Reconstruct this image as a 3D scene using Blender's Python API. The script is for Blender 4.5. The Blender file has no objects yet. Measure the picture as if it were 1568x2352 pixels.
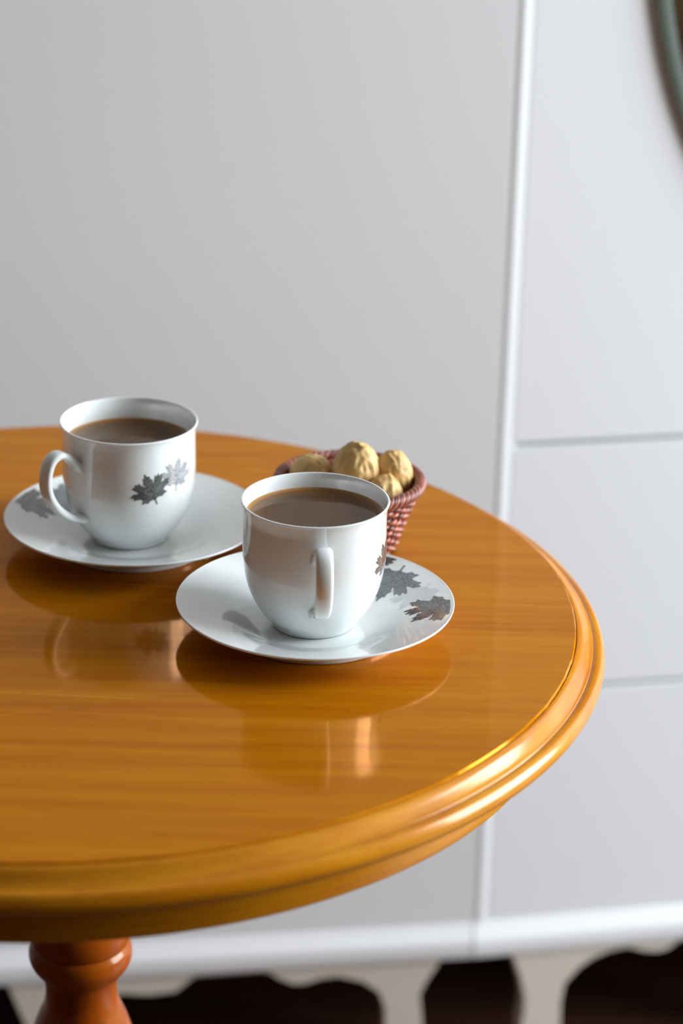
import bpy, bmesh, math, random
from mathutils import Vector, Matrix, noise
sc = bpy.context.scene
C = sc.collection
T = 0.66                     # table top height above the floor
rad = math.radians

# ---------------- camera ----------------
cam_d = bpy.data.cameras.new('camera'); cam = bpy.data.objects.new('camera', cam_d); C.objects.link(cam)
sc.camera = cam
F_PX, PITCH, ROLL, CAM_H = 5803.6, 0.389668, 0.0241175, 0.5792186
cp, sp = math.cos(PITCH), math.sin(PITCH)
fwd = Vector((0, cp, -sp)); U = Vector((1, 0, 0)); Dn = Vector((0, -sp, -cp))
rt = U * math.cos(ROLL) - Dn * math.sin(ROLL)
up = -(U * math.sin(ROLL) + Dn * math.cos(ROLL))
cam.matrix_world = Matrix(((rt.x, up.x, -fwd.x, 0), (rt.y, up.y, -fwd.y, 0), (rt.z, up.z, -fwd.z, T + CAM_H), (0, 0, 0, 1)))
cam_d.sensor_fit = 'VERTICAL'; cam_d.sensor_height = 36.0
cam_d.lens = F_PX / 2352 * 36.0
cam_d.clip_start = 0.05
cam_d.dof.use_dof = True; cam_d.dof.focus_distance = 1.345; cam_d.dof.aperture_fstop = 4.6

# ---------------- world, lights, exposure ----------------
w = bpy.data.worlds.new('daylight'); sc.world = w; w.use_nodes = True
w.node_tree.nodes['Background'].inputs[0].default_value = (0.75, 0.87, 1.0, 1)
w.node_tree.nodes['Background'].inputs[1].default_value = 1.0
def area(name, loc, rot, sx, sy, power, col):
    l = bpy.data.lights.new(name, 'AREA'); l.shape = 'RECTANGLE'; l.size = sx; l.size_y = sy
    l.energy = power; l.color = col
    o = bpy.data.objects.new(name, l); C.objects.link(o); o.location = loc; o.rotation_euler = rot
    return o
WX, WY0, WY1, WZ0, WZ1 = 2.60, 0.75, 2.45, 0.55, 2.40      # window opening in the right wall
area('window_daylight', (WX + 0.16, (WY0 + WY1) / 2, (WZ0 + WZ1) / 2), (0, rad(90), 0), WZ1 - WZ0, WY1 - WY0, 168, (0.90, 0.96, 1.0))
sc.view_settings.view_transform = 'Standard'
sc.view_settings.look = 'None'
sc.view_settings.gamma = 1.0
sc.view_settings.use_curve_mapping = False
sc.view_settings.exposure = 0.70
sc.cycles.max_bounces = 10
sc.cycles.diffuse_bounces = 6
sc.cycles.use_denoising = True

# ---------------- helpers ----------------
def mat(name, col, rough=0.5, **kw):
    m = bpy.data.materials.new(name); m.use_nodes = True
    b = m.node_tree.nodes['Principled BSDF']
    b.inputs['Base Color'].default_value = (*col, 1)
    b.inputs['Roughness'].default_value = rough
    for k, v in kw.items(): b.inputs[k.replace('_', ' ')].default_value = v
    return m
def nd(m, t, **kw):
    n = m.node_tree.nodes.new(t)
    for k, v in kw.items():
        if k in n.inputs: n.inputs[k].default_value = v
        else: setattr(n, k, v)
    return n
def lk(m, a, b): m.node_tree.links.new(a, b)
def bs(m): return m.node_tree.nodes['Principled BSDF']
def ramp(m, fac, stops):
    r = nd(m, 'ShaderNodeValToRGB'); e = r.color_ramp.elements
    while len(e) < len(stops): e.new(0.5)
    for q, (p, c) in zip(e, stops): q.position = p; q.color = (*c, 1)
    lk(m, fac, r.inputs[0]); return r
def noise_tex(m, scale, detail=4, vec=None, rough=0.5, dist=0.0):
    n = nd(m, 'ShaderNodeTexNoise'); n.inputs['Scale'].default_value = scale
    n.inputs['Detail'].default_value = detail; n.inputs['Roughness'].default_value = rough
    n.inputs['Distortion'].default_value = dist
    if vec: lk(m, vec, n.inputs['Vector'])
    return n
def mapping(m, scale, rot=(0, 0, 0), src='Object'):
    tc = nd(m, 'ShaderNodeTexCoord'); mp = nd(m, 'ShaderNodeMapping')
    mp.inputs['Scale'].default_value = scale; mp.inputs['Rotation'].default_value = rot
    lk(m, tc.outputs[src], mp.inputs[0]); return mp.outputs[0]
def bump(m, h, strength, dist=0.001):
    b = nd(m, 'ShaderNodeBump'); b.inputs['Strength'].default_value = strength; b.inputs['Distance'].default_value = dist
    lk(m, h, b.inputs['Height']); lk(m, b.outputs[0], bs(m).inputs['Normal']); return b
def link(name, me, m=None, parent=None, loc=None, rot=None):
    o = bpy.data.objects.new(name, me); C.objects.link(o)
    if m and not me.materials: me.materials.append(m)
    if parent: o.parent = parent
    if loc: o.location = loc
    if rot: o.rotation_euler = rot
    return o
def tome(name, bm, smooth=True, angle=None):
    bmesh.ops.recalc_face_normals(bm, faces=bm.faces)
    me = bpy.data.meshes.new(name); bm.to_mesh(me); bm.free()
    if smooth:
        me.shade_smooth() if angle is None else me.set_sharp_from_angle(angle=rad(angle))
    return me
def obj(name, bm, m, parent=None, smooth=True, angle=None, loc=None, rot=None):
    return link(name, tome(name, bm, smooth, angle), m, parent, loc, rot)
def tag(o, label=None, cat=None, group=None, kind=None):
    for k, v in (('label', label), ('category', cat), ('group', group), ('kind', kind)):
        if v: o[k] = v
    return o
def thing(name, loc, label, cat, group=None, rz=0):
    o = bpy.data.objects.new(name, None); C.objects.link(o); o.location = loc; o.rotation_euler = (0, 0, rz)
    o.empty_display_size = 0.02
    return tag(o, label, cat, group)
def smoothprof(P, n=6):
    """Catmull-Rom through control points"""
    out = []
    for i in range(len(P) - 1):
        p0 = P[max(i - 1, 0)]; p1 = P[i]; p2 = P[i + 1]; p3 = P[min(i + 2, len(P) - 1)]
        for k in range(n):
            t = k / n
            out.append(tuple(0.5 * (2 * b + (c - a) * t + (2 * a - 5 * b + 4 * c - d) * t * t + (3 * b - a - 3 * c + d) * t ** 3)
                             for a, b, c, d in zip(p0, p1, p2, p3)))
    out.append(P[-1]); return out
def lathe(prof, seg=96, close=False):
    """revolve (r,z) points around z"""
    bm = bmesh.new(); rings = []
    for r, z in prof:
        if r < 1e-6: rings.append([bm.verts.new((0, 0, z))])
        else: rings.append([bm.verts.new((r * math.cos(2 * math.pi * i / seg), r * math.sin(2 * math.pi * i / seg), z)) for i in range(seg)])
    pairs = list(zip(rings, rings[1:])) + ([(rings[-1], rings[0])] if close else [])
    for a, b in pairs:
        for i in range(seg):
            j = (i + 1) % seg
            if len(a) == 1 and len(b) == 1: continue
            if len(a) == 1: bm.faces.new((a[0], b[i], b[j]))
            elif len(b) == 1: bm.faces.new((a[i], a[j], b[0]))
            else: bm.faces.new((a[i], a[j], b[j], b[i]))
    return bm
def box(x0, x1, y0, y1, z0, z1, bev=0.0, bm=None, seg=2):
    bm = bm or bmesh.new()
    r = bmesh.ops.create_cube(bm, size=1)
    for v in r['verts']: v.co = Vector(((x0 + x1) / 2 + v.co.x * (x1 - x0), (y0 + y1) / 2 + v.co.y * (y1 - y0), (z0 + z1) / 2 + v.co.z * (z1 - z0)))
    if bev:
        es = list({e for v in r['verts'] for e in v.link_edges})
        bmesh.ops.bevel(bm, geom=es, offset=bev, segments=seg, affect='EDGES', profile=0.5)
    return bm
def sweep(path, sect, ups=None, closed=False, cap=True, bm=None):
    """sweep a 2-D section (list of (a,b)) or a function i->section along a path"""
    bm = bm or bmesh.new(); n = len(path); rings = []
    for i, p in enumerate(path):
        p = Vector(p)
        a = Vector(path[(i - 1) % n] if closed or i else path[0]); b = Vector(path[(i + 1) % n] if closed or i < n - 1 else path[-1])
        t = (b - a).normalized(); u = Vector(ups[i]) if ups else Vector((0, 0, 1))
        s = t.cross(u)
        if s.length < 1e-4: s = t.cross(Vector((0, 1, 0)))
        s.normalize(); u = s.cross(t).normalized()
        S = sect(i) if callable(sect) else sect
        rings.append([bm.verts.new(p + s * q[0] + u * q[1]) for q in S])
    m_ = len(rings[0])
    for i in range(n if closed else n - 1):
        A, B = rings[i], rings[(i + 1) % n]
        for k in range(m_): bm.faces.new((A[k], A[(k + 1) % m_], B[(k + 1) % m_], B[k]))
    if cap and not closed: bm.faces.new(rings[0]); bm.faces.new(rings[-1])
    return bm
def circ(r, n=8, ry=None): return [(r * math.cos(2 * math.pi * k / n), (ry or r) * math.sin(2 * math.pi * k / n)) for k in range(n)]
def extrude_poly(pts, y0, y1, bev=0.0):
    """polygon in (x,z), extruded from y0 (front) to y1"""
    bm = bmesh.new()
    f = [bm.verts.new((x, y0, z)) for x, z in pts]; b = [bm.verts.new((x, y1, z)) for x, z in pts]
    n = len(pts)
    ff = bm.faces.new(f); bm.faces.new(b[::-1])
    for i in range(n): bm.faces.new((f[i], b[i], b[(i + 1) % n], f[(i + 1) % n]))
    bmesh.ops.recalc_face_normals(bm, faces=bm.faces)
    if bev: bmesh.ops.bevel(bm, geom=list(ff.edges), offset=bev, segments=2, affect='EDGES')
    bmesh.ops.triangulate(bm, faces=[q for q in bm.faces if len(q.verts) > 4])
    return bm

# ---------------- materials ----------------
M_white = mat('white_lacquer', (0.84, 0.85, 0.865), 0.6)
n_ = noise_tex(M_white, 6, 3, mapping(M_white, (1, 1, 1)))
bump(M_white, n_.outputs[0], 0.05, 0.002)
M_apron = mat('worn_white_paint', (0.68, 0.62, 0.53), 0.55)
M_wall = mat('plaster', (0.30, 0.25, 0.20), 0.8)
n_ = noise_tex(M_wall, 3, 4, mapping(M_wall, (1, 1, 1)))
r_ = ramp(M_wall, n_.outputs[0], [(0.3, (0.11, 0.070, 0.042)), (0.7, (0.15, 0.098, 0.06))]); lk(M_wall, r_.outputs[0], bs(M_wall).inputs['Base Color'])
M_ceil = mat('ceiling_paint', (0.30, 0.28, 0.26), 0.8)
M_floor = mat('dark_floor_wood', (0.02, 0.007, 0.004), 0.4)
n_ = noise_tex(M_floor, 8, 5, mapping(M_floor, (1, 8, 1)))
r_ = ramp(M_floor, n_.outputs[0], [(0.3, (0.040, 0.016, 0.009)), (0.75, (0.085, 0.034, 0.020))]); lk(M_floor, r_.outputs[0], bs(M_floor).inputs['Base Color'])
M_frame = mat('window_paint', (0.7, 0.7, 0.7), 0.5)

def wood(name, grain_scale, dark, mid, light, coat=1.0, rough=0.45, rot=(0, 0, 0), brough=0.06):
    m = mat(name, mid, rough)
    v = mapping(m, grain_scale, rot)
    a = noise_tex(m, 3.0, 6, v, 0.6, 0.4)
    v2 = mapping(m, tuple(s * 7 for s in grain_scale), rot)
    b = noise_tex(m, 4.0, 3, v2, 0.7, 0.2)
    mx = nd(m, 'ShaderNodeMath', operation='MULTIPLY_ADD'); lk(m, b.outputs[0], mx.inputs[0]); mx.inputs[1].default_value = 0.35
    lk(m, a.outputs[0], mx.inputs[2])
    sb = nd(m, 'ShaderNodeMath', operation='SUBTRACT'); lk(m, mx.outputs[0], sb.inputs[0]); sb.inputs[1].default_value = 0.175
    r = ramp(m, sb.outputs[0], [(0.25, dark), (0.50, mid), (0.75, light)])
    lk(m, r.outputs[0], bs(m).inputs['Base Color'])
    bs(m).inputs['Coat Weight'].default_value = coat
    bs(m).inputs['Coat Roughness'].default_value = brough
    bs(m).inputs['Coat IOR'].default_value = 1.5
    bs(m).inputs['Specular IOR Level'].default_value = 0.2
    # faint waviness of the varnish
    cb = nd(m, 'ShaderNodeBump'); cb.inputs['Strength'].default_value = 0.12; cb.inputs['Distance'].default_value = 0.0004
    lk(m, mx.outputs[0], cb.inputs['Height']); lk(m, cb.outputs[0], bs(m).inputs['Coat Normal'])
    return m
DK, MD, LT = (0.41, 0.115, 0.001), (0.50, 0.165, 0.001), (0.57, 0.215, 0.002)
M_top = wood('honey_varnished_wood', (1.6, 34, 34), DK, MD, LT)
def scratches(m, lines):
    # fine pale scratches in the varnish: (y at x=0, slope, x from, x to, half width, strength)
    tc = nd(m, 'ShaderNodeTexCoord'); sx = nd(m, 'ShaderNodeSeparateXYZ'); lk(m, tc.outputs['Object'], sx.inputs[0])
    src = bs(m).inputs['Base Color'].links[0].from_socket
    for y0, k, xa, xb, hw, st in lines:
        def M(op, a, b=None, c=None):
            n = nd(m, 'ShaderNodeMath', operation=op)
            for i, v in enumerate((a, b, c)):
                if v is None: continue
                if isinstance(v, (int, float)): n.inputs[i].default_value = v
                else: lk(m, v, n.inputs[i])
            return n.outputs[0]
        d = M('ABSOLUTE', M('SUBTRACT', sx.outputs[1], M('MULTIPLY_ADD', sx.outputs[0], k, y0)))
        f = M('LESS_THAN', d, hw)
        f = M('MULTIPLY', M('MULTIPLY', f, M('GREATER_THAN', sx.outputs[0], xa)), M('LESS_THAN', sx.outputs[0], xb))
        nz = noise_tex(m, 160, 2, tc.outputs['Object'])
        f = M('MULTIPLY', f, M('MULTIPLY', nz.outputs[0], st))
        mx = nd(m, 'ShaderNodeMix', data_type='RGBA'); lk(m, f, mx.inputs[0]); lk(m, src, mx.inputs[6]); mx.inputs[7].default_value = (0.95, 0.50, 0.10, 1)
        src = mx.outputs[2]
    lk(m, src, bs(m).inputs['Base Color'])
scratches(M_top, [(-0.1120, -0.055, -0.20, 0.048, 0.00022, 0.9), (-0.1376, -0.05, -0.05, -0.0125, 0.0002, 1.0), (-0.067, 0.02, 0.105, 0.128, 0.0002, 0.8), (-0.150, -0.03, 0.160, 0.1665, 0.0003, 0.9)])
for q_ in (M_top,):
    bs(q_).inputs['Coat Weight'].default_value = 0.0
    bs(q_).inputs['Roughness'].default_value = 0.09
    bs(q_).inputs['Specular IOR Level'].default_value = 0.5
    bs(q_).inputs['IOR'].default_value = 1.12
    bs(q_).inputs['Metallic'].default_value = 0.25
M_edge = wood('honey_varnished_moulding', (5, 5, 40), (0.38, 0.11, 0.001), (0.47, 0.165, 0.001), (0.54, 0.22, 0.002), brough=0.15)
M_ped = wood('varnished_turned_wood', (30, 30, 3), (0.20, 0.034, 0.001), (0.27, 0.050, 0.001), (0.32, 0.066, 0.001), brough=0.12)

for q_ in (M_edge, M_ped):
    bs(q_).inputs['Coat Weight'].default_value = 0.7
    bs(q_).inputs['Specular Tint'].default_value = (1.0, 0.65, 0.15, 1)
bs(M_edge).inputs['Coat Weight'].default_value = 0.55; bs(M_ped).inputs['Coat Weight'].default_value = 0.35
M_porc = mat('glazed_porcelain', (0.75, 0.785, 0.785), 0.2)
bs(M_porc).inputs['Coat Weight'].default_value = 1.0; bs(M_porc).inputs['Coat Roughness'].default_value = 0.02
bs(M_porc).inputs['Subsurface Weight'].default_value = 0.15; bs(M_porc).inputs['Subsurface Radius'].default_value = (0.004, 0.004, 0.004)
bs(M_porc).inputs['Subsurface Scale'].default_value = 1.0

def leaf_mat(name, c1, c2, line):
    m = mat(name, c1, 0.3, Coat_Weight=1.0, Coat_Roughness=0.03)
    v = mapping(m, (1, 1, 1), src='UV')
    vo = nd(m, 'ShaderNodeTexVoronoi', feature='DISTANCE_TO_EDGE'); vo.inputs['Scale'].default_value = 17; lk(m, v, vo.inputs['Vector'])
    n = noise_tex(m, 3, 4, v)
    a = ramp(m, n.outputs[0], [(0.35, c1), (0.65, c2)])
    vr = ramp(m, vo.outputs['Distance'], [(0.02, (1, 1, 1)), (0.10, (0, 0, 0))])
    mx = nd(m, 'ShaderNodeMix', data_type='RGBA'); lk(m, vr.outputs[0], mx.inputs[0]); lk(m, a.outputs[0], mx.inputs[6]); mx.inputs[7].default_value = (*line, 1)
    lk(m, mx.outputs[2], bs(m).inputs['Base Color']); return m
M_leafd = leaf_mat('dark_leaf_print', (0.030, 0.034, 0.034), (0.075, 0.080, 0.080), (0.17, 0.16, 0.155))
M_leafm = leaf_mat('grey_leaf_print', (0.085, 0.105, 0.110), (0.16, 0.185, 0.19), (0.20, 0.22, 0.23))
M_leafl = leaf_mat('pale_leaf_print', (0.20, 0.22, 0.235), (0.33, 0.35, 0.365), (0.50, 0.52, 0.53))
M_leafg = leaf_mat('ghost_leaf_print', (0.52, 0.54, 0.54), (0.58, 0.60, 0.60), (0.60, 0.62, 0.62))

M_cof = mat('milky_coffee', (0.10, 0.055, 0.022), 0.05, IOR=1.27)
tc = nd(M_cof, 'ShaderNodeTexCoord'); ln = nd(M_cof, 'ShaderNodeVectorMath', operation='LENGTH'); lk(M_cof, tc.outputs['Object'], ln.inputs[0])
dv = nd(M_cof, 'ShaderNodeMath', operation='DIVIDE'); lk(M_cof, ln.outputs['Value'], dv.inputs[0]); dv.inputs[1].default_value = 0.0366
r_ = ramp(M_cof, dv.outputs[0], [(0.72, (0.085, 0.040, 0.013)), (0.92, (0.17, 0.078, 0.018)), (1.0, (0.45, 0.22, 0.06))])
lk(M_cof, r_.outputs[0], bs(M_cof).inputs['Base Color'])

M_nut = mat('walnut_shell', (0.55, 0.36, 0.16), 0.6)
n_ = noise_tex(M_nut, 90, 5, mapping(M_nut, (1, 1, 0.4)))
r_ = ramp(M_nut, n_.outputs[0], [(0.3, (0.44, 0.26, 0.08)), (0.65, (0.66, 0.43, 0.17))]); lk(M_nut, r_.outputs[0], bs(M_nut).inputs['Base Color'])
bump(M_nut, n_.outputs[0], 0.5, 0.0008)
def wick(name, a, b):
    m = mat(name, a, 0.42)
    n = noise_tex(m, 120, 3, mapping(m, (1, 1, 1)))
    r = ramp(m, n.outputs[0], [(0.35, a), (0.7, b)]); lk(m, r.outputs[0], bs(m).inputs['Base Color']); return m
M_wick = wick('red_brown_wicker', (0.24, 0.055, 0.034), (0.52, 0.18, 0.12))
M_wickd = wick('dark_wicker', (0.055, 0.016, 0.014), (0.16, 0.04, 0.03))
M_mir = mat('mirror_painted_reflection', (0.075, 0.048, 0.026), 0.05, Coat_Weight=1.0, Coat_Roughness=0.02, Metallic=0.35)  # brown reflection of the room painted into the base colour of the mirror glass
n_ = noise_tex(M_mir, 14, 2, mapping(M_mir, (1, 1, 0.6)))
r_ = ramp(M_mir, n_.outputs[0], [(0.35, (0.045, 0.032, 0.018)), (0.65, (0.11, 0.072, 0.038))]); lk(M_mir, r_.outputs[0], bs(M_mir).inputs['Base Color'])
M_gedge = mat('green_glass_edge', (0.17, 0.23, 0.19), 0.3, Coat_Weight=0.3)
M_gbev = mat('bevel_glass', (0.30, 0.35, 0.33), 0.3, Coat_Weight=0.3)

# ---------------- room shell ----------------
def struct(name, bm, m, parent=None, **k):
    o = obj(name, bm, m, parent, smooth=False, **k)
    if not parent: o['kind'] = 'structure'
    return o
XL, XR, YF, YB, ZC = -2.3, WX, -2.2, 2.75, 2.55
struct('floor', box(XL - .1, XR + .1, YF - .1, YB + .1, -0.06, 0), M_floor)
struct('ceiling', box(XL - .1, XR + .1, YF - .1, YB + .1, ZC, ZC + .06), M_ceil)
struct('wall_left', box(XL - .1, XL, YF, YB, 0, ZC), M_wall)
struct('wall_front', box(XL - .1, XR + .1, YF - .1, YF, 0, ZC), M_wall)
struct('wall_back', box(XL - .1, XR + .1, YB, YB + .1, 0, ZC), M_wall)
wb = box(XR, XR + .1, YF, WY0, 0, ZC); box(XR, XR + .1, WY1, YB, 0, ZC, bm=wb)
box(XR, XR + .1, WY0, WY1, 0, WZ0, bm=wb); box(XR, XR + .1, WY0, WY1, WZ1, ZC, bm=wb)
struct('wall_right', wb, M_wall)
wf = bpy.data.objects.new('window_1', None); C.objects.link(wf); wf['kind'] = 'structure'; wf.location = (XR + 0.05, 0, 0)
for y0, y1, z0, z1 in ((WY0, WY0 + .05, WZ0, WZ1), (WY1 - .05, WY1, WZ0, WZ1), (WY0, WY1, WZ0, WZ0 + .05), (WY0, WY1, WZ1 - .05, WZ1)):
    obj('window_frame', box(-.025, .025, y0, y1, z0, z1), M_frame, wf, smooth=False)
ym = (WY0 + WY1) / 2
obj('mullion', box(-.02, .02, ym - .02, ym + .02, WZ0 + .05, WZ1 - .05), M_frame, wf, smooth=False)
zt = WZ0 + (WZ1 - WZ0) * .6
obj('mullion', box(-.02, .02, WY0 + .05, WY1 - .05, zt - .02, zt + .02), M_frame, wf, smooth=False)

# ---------------- white wardrobe behind the table: two units meeting at a slight angle ----------------
PJ = Vector((0.11385, 1.76, 0))           # foot of the joint line between the two units
AL, AR = rad(8.6), rad(12.0)
def joint_thing(name, ang, label, cat):
    return thing(name, PJ, label, cat, rz=ang)
WH = 2.02
ZR0, ZR1 = T - 0.527, T - 0.498            # lower and upper line of the base rail
def rail_path(x0, x1):
    # profile in (y,z): y negative is towards the room
    pr = smoothprof([(0.0, ZR1 + .004), (-0.003, ZR1 - .001), (-0.0055, ZR1 - .007), (-0.0085, ZR1 - .013), (-0.0092, ZR1 - .021), (-0.0085, ZR0 + .002), (-0.008, ZR0)], 4)
    pr = pr + [(0.0, ZR0)]
    bm = bmesh.new()
    a = [bm.verts.new((x0, y, z)) for y, z in pr]; b = [bm.verts.new((x1, y, z)) for y, z in pr]
    n = len(pr)
    for i in range(n): bm.faces.new((a[i], b[i], b[(i + 1) % n], a[(i + 1) % n]))
    bm.faces.new(a); bm.faces.new(b)
    return bm
# left unit: local x from -1.75 to 0
L = joint_thing('wardrobe', AL, 'wide white wardrobe with one plain smooth door, behind the left part of the table', 'wardrobe')
obj('filler_strip', box(-0.0255, -0.0002, 0.001, 0.018, ZR1 - .002, WH - .03), M_white, L, smooth=False)
obj('door', box(-0.96, -0.0002, -0.002, 0.018, ZR1 - .002, WH - .03, 0.0006), M_white, L, smooth=False)
obj('door', box(-1.75, -0.964, -0.002, 0.018, ZR1 - .002, WH - .03, 0.002), M_white, L, smooth=False)
cb_ = box(-1.75, -0.026, 0.0005, 0.36, ZR1 + .03, WH)
obj('carcass', cb_, M_white, L, smooth=False)
obj('side_panel', box(-1.75, -1.73, 0.02, 0.36, 0, ZR1 + .03), M_white, L, smooth=False)
obj('back_panel', box(-1.73, -0.026, 0.34, 0.36, 0, ZR1 + .03), M_floor, L, smooth=False)
obj('base_rail', rail_path(-1.75, -0.001), M_white, L, angle=40)
def scallop(pts): return [(x, T + z) for x, z in pts]
# outline of one bay of the scalloped skirt (bottom edge, running right to left), metres, read off the joint
bay = [(-0.026, -.5255), (-0.0285, -.5339), (-0.036, -.546), (-0.0426, -.5603), (-0.0405, -.578), (-0.0394, -.5922), (-0.041, -.620), (-0.046, -.660),
       (-0.068, -.660), (-0.0705, -.625), (-0.0705, -.590), (-0.0715, -.570), (-0.0765, -.5558), (-0.0900, -.5450), (-0.1103, -.5387), (-0.1245, -.5400),
       (-0.1357, -.5435), (-0.1463, -.5436), (-0.158, -.5375), (-0.165, -.5318), (-0.1719, -.5300), (-0.225, -.5309), (-0.2325, -.5370), (-0.2404, -.5441),
       (-0.262, -.5460), (-0.2838, -.5430), (-0.300, -.5500), (-0.312, -.568), (-0.316, -.592), (-0.316, -.660), (-0.350, -.660), (-0.353, -.600), (-0.360, -.5684), (-0.3699, -.5392), (-0.374, -.5270)]
def skirt_poly(bottom, x0, x1, top):
    return [(x0, T + top)] + [(x, T + z) for x, z in bottom] + [(x1, T + top)]
obj('scalloped_skirt', extrude_poly(skirt_poly(bay, -0.010, -0.378, -0.515), -0.006, 0.012, 0.001), M_apron, L, smooth=False)
for k, off in enumerate((0.42, 0.84, 1.26)):
    obj('scalloped_skirt', extrude_poly(skirt_poly([(x - off, z) for x, z in bay], -0.010 - off, -0.378 - off, -0.515), -0.006, 0.012, 0.001), M_apron, L, smooth=False)
# right unit: local x from 0 to 1.35
R = joint_thing('chest_of_drawers', AR, 'tall white unit of stacked panels divided by thin grooves, right of the table', 'cabinet')
grooves = [T - 0.498, T - 0.292, T - 0.0873, T + 0.42, T + 0.9]
for z0, z1 in zip(grooves, grooves[1:]):
    obj('drawer_front', box(0.0125, 0.62, -0.002, 0.009, z0 + .0022, z1 - .0022, 0.0004), M_white, R, smooth=False)
    obj('drawer_front', box(0.626, 1.20, -0.002, 0.009, z0 + .0022, z1 - .0022, 0.0004), M_white, R, smooth=False)
obj('carcass', box(0.002, 1.20, 0.0095, 0.36, ZR1 + .03, T + .93), M_white, R, smooth=False)
obj('side_panel', box(1.18, 1.20, 0.02, 0.36, 0, ZR1 + .03), M_white, R, smooth=False)
obj('back_panel', box(0.002, 1.18, 0.34, 0.36, 0, ZR1 + .03), M_floor, R, smooth=False)
obj('base_rail', rail_path(0.0, 1.20), M_white, R, angle=40)
bd = bmesh.new()
pr = [(0.0, 0.010)] + smoothprof([(0.0, -0.0019), (0.0015, -0.0021), (0.0038, -0.0026), (0.0060, -0.0026), (0.0090, -0.0022), (0.0115, -0.0019), (0.0140, -0.0016)], 4) + [(0.0140, 0.010)]
a_ = [bd.verts.new((x, y, ZR1)) for x, y in pr]; b_ = [bd.verts.new((x, y, T + .93)) for x, y in pr]
for i in range(len(pr) - 1): bd.faces.new((a_[i], b_[i], b_[i + 1], a_[i + 1]))
bd.faces.new((a_[0], a_[-1], b_[-1], b_[0])); bd.faces.new(a_); bd.faces.new(b_)
obj('corner_bead', bd, M_white, R, angle=50)
bayR = [(0.0321, -.5289), (0.0394, -.5491), (0.0445, -.5700), (0.0449, -.5820), (0.043, -.5999), (0.046, -.660), (0.074, -.660), (0.0772, -.6037), (0.0765, -.580), (0.0785, -.5620), (0.0903, -.5474),
        (0.102, -.5390), (0.1144, -.5341), (0.1306, -.532), (0.1456, -.5373), (0.157, -.5388), (0.1662, -.5369), (0.1735, -.5310), (0.182, -.5255), (0.235, -.5255), (0.243, -.531),
        (0.252, -.5369), (0.264, -.5385), (0.276, -.5350), (0.300, -.5330), (0.325, -.5474), (0.338, -.5648), (0.340, -.6037), (0.340, -.660), (0.372, -.660), (0.372, -.600), (0.378, -.5500), (0.384, -.5289)]
for off in (0.0, 0.395, 0.79):
    obj('scalloped_skirt', extrude_poly(skirt_poly([(x + off, z) for x, z in bayR], (0.010 if off == 0 else 0.010 + off), 0.389 + off, -0.515)[::-1], -0.006, 0.012, 0.001), M_apron, R, smooth=False)

# oval mirror on the right unit
ma, mb, mcx, mcz = 0.280, 0.350, 0.3735, T + 0.320
Mi = thing('oval_mirror', PJ + Matrix.Rotation(AR, 3, 'Z') @ Vector((mcx, -0.0065, 0)) + Vector((0, 0, mcz)),
           'oval mirror with a painted brown reflection and a pale green glass rim, hanging in front of the white panels', 'mirror', rz=AR)
def ell(sx, sz, y, n=160): return [(sx * math.cos(2 * math.pi * i / n), y, sz * math.sin(2 * math.pi * i / n)) for i in range(n)]
def rings_mesh(Rs, cap_first=False, cap_last=False):
    bm = bmesh.new(); V = [[bm.verts.new(p) for p in r] for r in Rs]
    for A, B in zip(V, V[1:]):
        n = len(A)
        for i in range(n): bm.faces.new((A[i], A[(i + 1) % n], B[(i + 1) % n], B[i]))
    if cap_first: bm.faces.new(V[0])
    if cap_last: bm.faces.new(V[-1])
    return bm
obj('glass_edge', rings_mesh([ell(ma, mb, 0.0043), ell(ma, mb, 0.0), ell(ma - .0045, mb - .0045, -0.0008)], cap_first=True), M_gedge, Mi, angle=30)
obj('bevel', rings_mesh([ell(ma - .0045, mb - .0045, -0.0008), ell(ma - .0095, mb - .0095, -0.0014)]), M_gbev, Mi, angle=30)
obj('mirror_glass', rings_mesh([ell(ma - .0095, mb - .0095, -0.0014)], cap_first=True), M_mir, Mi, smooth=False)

# ---------------- pedestal table ----------------
TX, TY = -0.15132, 1.26823
RIN, ROUT = 0.2813, 0.2976
Tb = thing('pedestal_table', (TX, TY, 0), 'round honey-coloured varnished wooden pedestal table with a moulded edge, carrying the cups', 'table')
random.seed(4)
# panel with very slightly chipped rim
seg = 720
bm = bmesh.new()
def rimr(i):
    a = 2 * math.pi * i / seg
    c = noise.noise(Vector((math.cos(a) * 22, math.sin(a) * 22, 0.3)))
    return RIN + (0.0006 * c if c > 0.15 else 0)
prof = [(None, -0.016), (0.0, -0.0010), (-0.0009, 0.0)]
rings = []
for dr, z in ((0, -0.012), (0, -0.0008), (-0.0008, 0.0)):
    rings.append([bm.verts.new(((rimr(i) + dr) * math.cos(2 * math.pi * i / seg), (rimr(i) + dr) * math.sin(2 * math.pi * i / seg), T + z)) for i in range(seg)])
for A, B in zip(rings, rings[1:]):
    for i in range(seg): bm.faces.new((A[i], A[(i + 1) % seg], B[(i + 1) % seg], B[i]))
bm.faces.new(rings[-1]); bm.faces.new(rings[0][::-1])
obj('tabletop', bm, M_top, Tb, angle=30)
edge = smoothprof([(RIN + .0002, -.0016), (RIN + .0008, -.0011), (RIN + .0030, -.0022), (RIN + .0055, -.0048), (RIN + .0078, -.0070), (RIN + .0096, -.0080)], 5)[:-1] + \
       smoothprof([(RIN + .0096, -.0083), (RIN + .0118, -.0083), (RIN + .0145, -.0098), (ROUT, -.0142), (ROUT - .0014, -.0182), (ROUT - .0050, -.0208), (RIN + .0030, -.0216)], 6)
edge += [(RIN - .02, -.0216), (RIN - .02, -.0122), (RIN + .0002, -.0122)]
obj('moulded_edge', lathe([(r, T + z) for r, z in edge], 256, close=True), M_edge, Tb, angle=40)
ap = [(0.2765, -.0213), (0.2765, -.0213 + 0)] 
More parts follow.
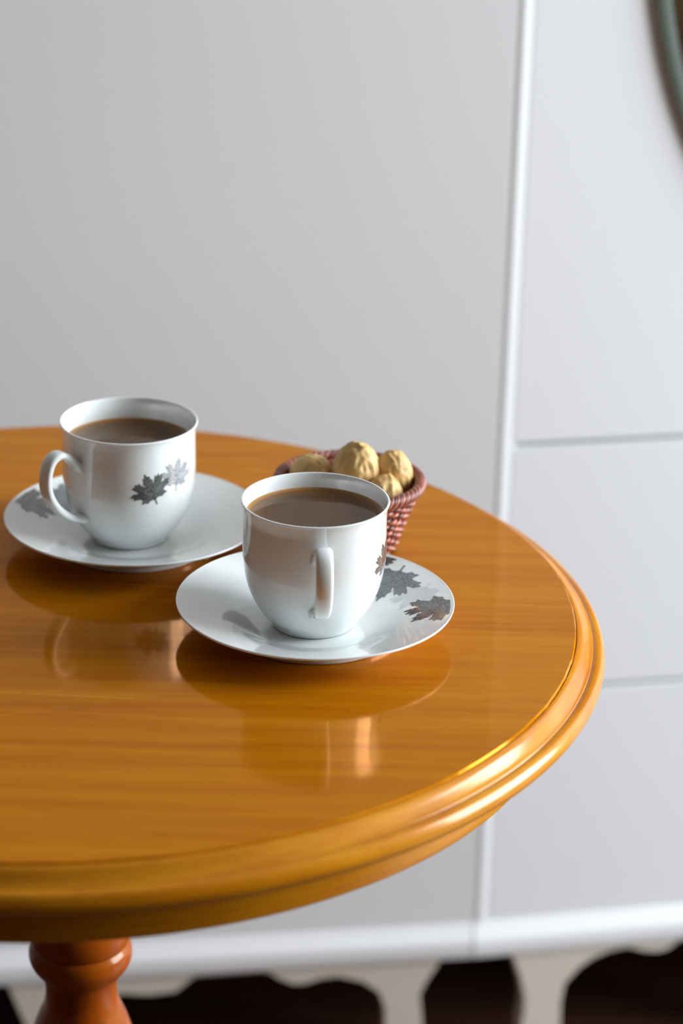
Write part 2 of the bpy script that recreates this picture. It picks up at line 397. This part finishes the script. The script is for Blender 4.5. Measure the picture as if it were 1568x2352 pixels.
ap = smoothprof([(0.2735, -.0217), (0.2724, -.0300), (0.2720, -.0420), (0.2712, -.0476), (0.2695, -.0490)], 5) + [(0.2500, -.0490), (0.2500, -.0217)]
obj('apron', lathe([(r, T + z) for r, z in ap], 256, close=True), M_edge, Tb, angle=40)
obj('support_block', lathe([(0, T - .0217), (0.075, T - .0217), (0.075, T - .036), (0.070, T - .040), (0, T - .040)], 64), M_ped, Tb, angle=40)
ped = smoothprof([(0.045, -.040), (0.040, -.060), (0.026, -.090), (0.021, -.140), (0.020, -.180), (0.0225, -.1915), (0.0272, -.1985), (0.0293, -.2065), (0.0288, -.2125), (0.0276, -.2152)], 6)[:-1] + \
      smoothprof([(0.0276, -.2155), (0.0296, -.2190), (0.0302, -.2240), (0.0285, -.2295), (0.0250, -.2345), (0.0236, -.2360)], 6)[:-1] + \
      smoothprof([(0.0228, -.2362), (0.0214, -.2410), (0.0208, -.2490), (0.0222, -.2570), (0.0277, -.2715), (0.0340, -.2950), (0.0370, -.3250), (0.0340, -.3650), (0.0250, -.4100), (0.0220, -.4250)], 6)[:-1] + \
      smoothprof([(0.0300, -.4260), (0.0330, -.4330), (0.0300, -.4400), (0.0340, -.4500), (0.0350, -.5400), (0.0280, -.5550), (0.0, -.5600)], 5)
obj('pedestal', lathe([(0, T - .040)] + [(r, T + z) for r, z in ped], 96), M_ped, Tb, angle=35, loc=(0.0050, 0, 0))
for k in range(3):
    a = rad(90 + 120 * k)
    path = smoothprof([(0.028, T - .500), (0.080, T - .480), (0.140, T - .520), (0.185, T - .600), (0.215, 0.022), (0.240, 0.014)], 6)
    n = len(path)
    P3 = [(r * math.cos(a), r * math.sin(a), z) for r, z in path]
    obj('foot', sweep(P3, lambda i: circ(0.016 - 0.003 * i / n, 10, 0.020 - 0.008 * i / n)), M_ped, Tb)

# ---------------- saucers ----------------
SC_top = [(0.0, .0042), (0.012, .0042), (0.022, .0041), (0.0325, .0046), (0.040, .0065), (0.050, .0104), (0.062, .0141), (0.0735, .0174), (0.0746, .0179), (0.0751, .0177)]
SC_bot = [(0.0750, .0170), (0.0735, .0160), (0.062, .0118), (0.052, .0074), (0.0465, .0040), (0.0455, .0008), (0.0445, .0), (0.0432, .0006), (0.0420, .0022), (0.030, .0024), (0.0, .0024)]
def zint(prof, r):
    for (r0, z0), (r1, z1) in zip(prof, prof[1:]):
        if r0 <= r <= r1: return z0 + (z1 - z0) * (r - r0) / (r1 - r0)
    return prof[-1][1]
SC_s = smoothprof(SC_top, 6)
saucer_me = tome('saucer_plate', lathe(SC_s[:-1] + smoothprof([SC_top[-1]] + SC_bot, 5), 160)); saucer_me.materials.append(M_porc)

half = [(0, 1.0), (0.07, 0.80), (0.17, 0.80), (0.15, 0.62), (0.24, 0.60), (0.17, 0.36), (0.30, 0.50), (0.40, 0.70), (0.46, 0.60), (0.60, 0.72), (0.60, 0.56), (0.76, 0.60), (0.66, 0.40), (0.55, 0.28), (0.70, 0.26),
        (0.78, 0.30), (0.98, 0.20), (0.84, 0.10), (0.90, 0.00), (0.70, -0.02), (0.50, -0.10), (0.56, -0.20), (0.66, -0.34), (0.46, -0.34), (0.36, -0.40), (0.20, -0.32), (0.035, -0.36), (0.03, -0.62)]
LEAF = half + [(-x, y) for x, y in half[::-1] if x > 0]
def inside(x, y, P=LEAF):
    c = False; j = len(P) - 1
    for i in range(len(P)):
        xi, yi = P[i]; xj, yj = P[j]
        if (yi > y) != (yj > y) and x < (xj - xi) * (y - yi) / (yj - yi) + xi: c = not c
        j = i
    return c
def leaf_mesh(name, fn, size, rot, keep=None, N=64, uvs=1.0):
    """leaf outline cut in a fine grid and laid on a surface; fn maps flat (u,v) metres to the surface"""
    bm = bmesh.new(); uvl = bm.loops.layers.uv.new('UVMap'); V = {}
    def P(i, j):
        if (i, j) not in V:
            x, y = -1.05 + 2.1 * i / N, -1.05 + 2.1 * j / N
            u = size * (x * math.cos(rot) - y * math.sin(rot)); v = size * (x * math.sin(rot) + y * math.cos(rot))
            V[(i, j)] = bm.verts.new(fn(u, v))
        return V[(i, j)]
    for i in range(N):
        for j in range(N):
            xc, yc = -1.05 + 2.1 * (i + .5) / N, -1.05 + 2.1 * (j + .5) / N
            if not inside(xc, yc): continue
            u = size * (xc * math.cos(rot) - yc * math.sin(rot)); v = size * (xc * math.sin(rot) + yc * math.cos(rot))
            if keep and not keep(u, v): continue
            f = bm.faces.new((P(i, j), P(i + 1, j), P(i + 1, j + 1), P(i, j + 1)))
            for l, (a, b) in zip(f.loops, ((i, j), (i + 1, j), (i + 1, j + 1), (i, j + 1))): l[uvl].uv = (a / N * uvs, b / N * uvs)
    me = bpy.data.meshes.new(name)
    bm.normal_update(); bm.to_mesh(me); bm.free(); me.shade_smooth()
    return me
def on_saucer(az, r0, lift=0.00012):
    cx, cy = r0 * math.cos(az), r0 * math.sin(az)
    def fn(u, v):
        x, y = cx + u, cy + v; r = math.hypot(x, y)
        return (x, y, zint(SC_s, min(r, 0.0735)) + lift)
    return fn, (lambda u, v: math.hypot(cx + u, cy + v) < 0.0728 and math.hypot(cx + u, cy + v) > 0.03)
sp_ = []
for az, r0, size, rot, m, li in ((rad(-1), 0.0672, 0.0208, rad(128), M_leafd, 0.00012), (rad(43), 0.0585, 0.0200, rad(150), M_leafm, 0.00012), (rad(66), 0.0670, 0.0190, rad(205), M_leafd, 0.00020), (rad(20), 0.0600, 0.0170, rad(140), M_leafg, 0.00006)):
    fn, kp = on_saucer(az, r0, li)
    me = leaf_mesh('leaf_print', fn, size, rot, kp); me.materials.append(m); sp_.append(me)

def make_saucer(x, y, rz, label):
    t = thing('saucer', (x, y, T), label, 'saucer', 'white leaf-printed saucers', rz)
    link('plate', saucer_me, None, t)
    for me, lab in zip(sp_, ('dark grey leaf print at the rim', 'mid grey leaf print', 'dark grey leaf print', 'very pale leaf print')):
        tag(link('leaf_print', me, None, t), lab)
    return t
S1, S2 = (-0.01302, 1.24299), (-0.12038, 1.35659)
C1, C2 = (-0.01400, 1.24275), (-0.12300, 1.35655)
make_saucer(*S1, rad(0), 'white porcelain saucer under the front cup, grey maple leaves on its right rim')
make_saucer(*S2, rad(97), 'white porcelain saucer under the rear left cup, partly hidden behind the front cup')

# ---------------- cups ----------------
HC = 0.0717; ZB = 0.0042
CP_out = [(0.0212, 0.0), (0.0222, 0.0003), (0.0229, 0.0013), (0.0240, 0.0030), (0.0278, 0.0076), (0.0320, 0.0144), (0.0355, 0.0228), (0.0376, 0.0320), (0.0384, 0.0415), (0.0384, 0.0510), (0.0383, 0.0610), (0.0386, 0.0671), (0.0393, 0.0703), (0.0397, 0.0711)]
CP_in = [(0.0395, 0.0716), (0.0389, 0.0717), (0.0383, 0.0711), (0.0372, 0.0660), (0.0365, 0.0600), (0.0364, 0.0500), (0.0363, 0.0410), (0.0353, 0.0320), (0.0330, 0.0235), (0.0290, 0.0155), (0.0235, 0.0095), (0.0150, 0.0062), (0.0, 0.0055)]
CP_os = smoothprof(CP_out, 6); CP_is = smoothprof(CP_in, 6)
body = [(0, 0.0018), (0.0192, 0.0018), (0.0200, 0.0004)] + CP_os[:-1] + smoothprof([CP_out[-1]] + CP_in, 6)
cup_me = tome('cup_body', lathe(body, 160)); cup_me.materials.append(M_porc)
def rint(prof, z):
    for (r0, z0), (r1, z1) in zip(prof, prof[1:]):
        if min(z0, z1) <= z <= max(z0, z1) and z1 != z0: return r0 + (r1 - r0) * (z - z0) / (z1 - z0)
    return prof[-1][0]
# handle in the local +x direction, flat strap, ends let into the wall
hp = smoothprof([(0.0372, 0, 0.0520), (0.0410, 0, 0.0562), (0.0462, 0, 0.0610), (0.0522, 0, 0.0632), (0.0578, 0, 0.0600), (0.0606, 0, 0.0520), (0.0600, 0, 0.0430), (0.0558, 0, 0.0345), (0.0492, 0, 0.0275), (0.0420, 0, 0.0230), (0.0350, 0, 0.0208)], 6)
nh = len(hp)
def strap(i):
    f = abs(2 * i / (nh - 1) - 1)
    e = max(0, (f - 0.78) / 0.22)
    wx = 0.0046 + 0.0014 * e * e; tz = 0.0023 + 0.0010 * e * e
    out = []
    for k in range(16):
        t = 2 * math.pi * k / 16; c, s = math.cos(t), math.sin(t)
        out.append((wx * math.copysign(abs(c) ** 0.6, c), tz * math.copysign(abs(s) ** 0.75, s)))
    return out
ups = []
for i in range(nh):
    a = Vector(hp[max(i - 1, 0)]); b = Vector(hp[min(i + 1, nh - 1)]); t = (b - a).normalized()
    ups.append(Vector((-t.z, 0, t.x)))
handle_me = tome('cup_handle', sweep(hp, strap, ups)); handle_me.materials.append(M_porc)
def on_cup(az, z0, lift=0.00012):
    def fn(u, v):
        z = z0 + v; r = rint(CP_os, z) + lift; a = az + u / 0.0384
        return (r * math.cos(a), r * math.sin(a), z)
    return fn
cup_leaf = []
for az, z0, size, rot, m, li in ((rad(70), 0.0412, 0.0130, rad(22), M_leafd, .00014), (rad(95), 0.0470, 0.0128, rad(-8), M_leafl, .00007)):
    me = leaf_mesh('leaf_print', on_cup(az, z0, li), size, rot); me.materials.append(m); cup_leaf.append(me)
def make_cup(x, y, rz, label, level, coffee_label):
    t = thing('coffee_cup', (x, y, T + ZB), label, 'cup', 'white leaf-printed coffee cups', rz)
    link('body', cup_me, None, t); link('handle', handle_me, None, t)
    tag(link('leaf_print', cup_leaf[0], None, t), 'dark grey leaf print'); tag(link('leaf_print', cup_leaf[1], None, t), 'pale grey leaf print')
    rl = rint(CP_is, level) - 0.0001
    z_ = level; bm_pr = [(0, 0.0), (rl * 0.5, 0.0), (rl - 0.0016, 0.0), (rl - 0.0006, 0.00015), (rl, 0.0006)]
    low = [(rint(CP_is, level - d) - 0.0002, -d) for d in (0.0015, 0.003)]
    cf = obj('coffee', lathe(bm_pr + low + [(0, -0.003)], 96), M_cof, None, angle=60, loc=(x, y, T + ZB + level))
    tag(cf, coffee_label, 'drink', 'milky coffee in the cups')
    return t
make_cup(*C1, rad(-90 + 6), 'front white porcelain cup with its handle pointing at the viewer', HC - 0.0085, 'brown milky coffee filling the front cup')
make_cup(*C2, rad(-90 - 45), 'rear left white porcelain cup showing two grey maple leaves, handle at its left', HC - 0.0125, 'brown milky coffee in the rear left cup')

# ---------------- wicker basket with walnuts ----------------
BX, BY = 0.0040, 1.3580
RB, RT, HB = 0.0265, 0.0404, 0.0405
Bk = thing('wicker_basket', (BX, BY, T), 'small round red-brown wicker basket of walnuts behind the front cup', 'basket')
def br(z): 
    t = z / HB; return RB + (RT - RB) * (0.85 * t + 0.15 * t * t)
NS = 40
stake = sweep([(br(z), 0, z) for z in (0.0015, 0.010, 0.020, 0.030, HB)], circ(0.0009, 6)); stake_me = tome('stake', stake); stake_me.materials.append(M_wickd)
for k in range(NS): link('stake', stake_me, None, Bk, rot=(0, 0, 2 * math.pi * k / NS))
rows = 18
for j in range(rows):
    z = 0.0030 + j * (HB - 0.0035) / (rows - 1) * 0.98
    n = NS * 6; pts = []
    for i in range(n):
        a = 2 * math.pi * i / n
        w_ = math.cos(NS / 2 * a + math.pi * (j % 2)) * 0.0012
        r = br(z) + w_
        pts.append((r * math.cos(a), r * math.sin(a), z + 0.0004 * math.sin(7 * a + j)))
    obj('weaver', sweep(pts, circ(0.00115, 6, 0.0012), closed=True), M_wick if j % 3 else M_wickd, Bk)
obj('base', lathe([(0, 0.0004), (RB, 0.0004), (RB + .0008, 0.0018), (RB, 0.0034), (0, 0.0034)], 48), M_wickd, Bk, angle=40)
# braided rim: three strands winding around the top
for s in range(6):
    n = 420; pts = []
    for i in range(n):
        a = 2 * math.pi * i / n; ph = 21 * a + 2 * math.pi * s / 6
        r = RT + 0.0008 + 0.0021 * math.cos(ph); z = HB + 0.0005 + 0.0024 * math.sin(ph)
        pts.append((r * math.cos(a), r * math.sin(a), z))
    obj('rim_braid', sweep(pts, circ(0.0013, 6), closed=True), M_wick if s % 2 == 0 else M_wickd, Bk)
def walnut(x, y, z, rx, rz_, seed, axis, label):
    bm = bmesh.new(); bmesh.ops.create_icosphere(bm, subdivisions=5, radius=1)
    for v in bm.verts:
        p = v.co.normalized(); s = seed * 7.3
        a = math.atan2(p.y, p.x)
        q = Vector((p.x * 3.4 + s, p.y * 3.4, p.z * 0.5))
        rid = 1 - abs(noise.noise(q * 1.2)) * 2.6
        rid2 = 1 - abs(noise.noise(q * 3.2 + Vector((3, 1, 9)))) * 2
        d = 1 + 0.05 * rid + 0.022 * rid2
        d += 0.06 * math.exp(-(p.x / 0.10) ** 2)          # seam between the two shell halves
        v.co = Vector((p.x * rx, p.y * rx * 0.95, p.z * rz_ * (1 + 0.06 * max(0, p.z) ** 6))) * d
    o = obj('walnut', bm, M_nut, None, loc=(BX + x, BY + y, T + z), rot=axis)
    return tag(o, label, 'nut', 'walnuts in the basket')
walnut(0.0035, 0.000, 0.0470, 0.0142, 0.0168, 1, (rad(12), rad(-4), rad(50)), 'largest walnut, standing highest in the middle of the basket')
walnut(-0.0220, 0.0060, 0.0420, 0.0120, 0.0140, 2, (rad(60), rad(40), rad(10)), 'smooth shaded walnut at the left in the basket')
walnut(0.0250, 0.0060, 0.0425, 0.0118, 0.0155, 3, (rad(-8), rad(-14), rad(120)), 'walnut right of the largest one, against the basket rim')
walnut(0.0195, -0.0135, 0.0365, 0.0112, 0.0125, 4, (rad(15), rad(-20), rad(200)), 'lowest walnut at the right, just behind the front cup rim')
walnut(-0.010, -0.0230, 0.0350, 0.0115, 0.0135, 5, (rad(80), 0, rad(30)), 'walnut hidden behind the front cup, front left of the basket')
walnut(0.004, 0.0000, 0.0165, 0.0125, 0.0125, 6, (0, 0, 0), 'walnut at the very bottom of the basket under the others')
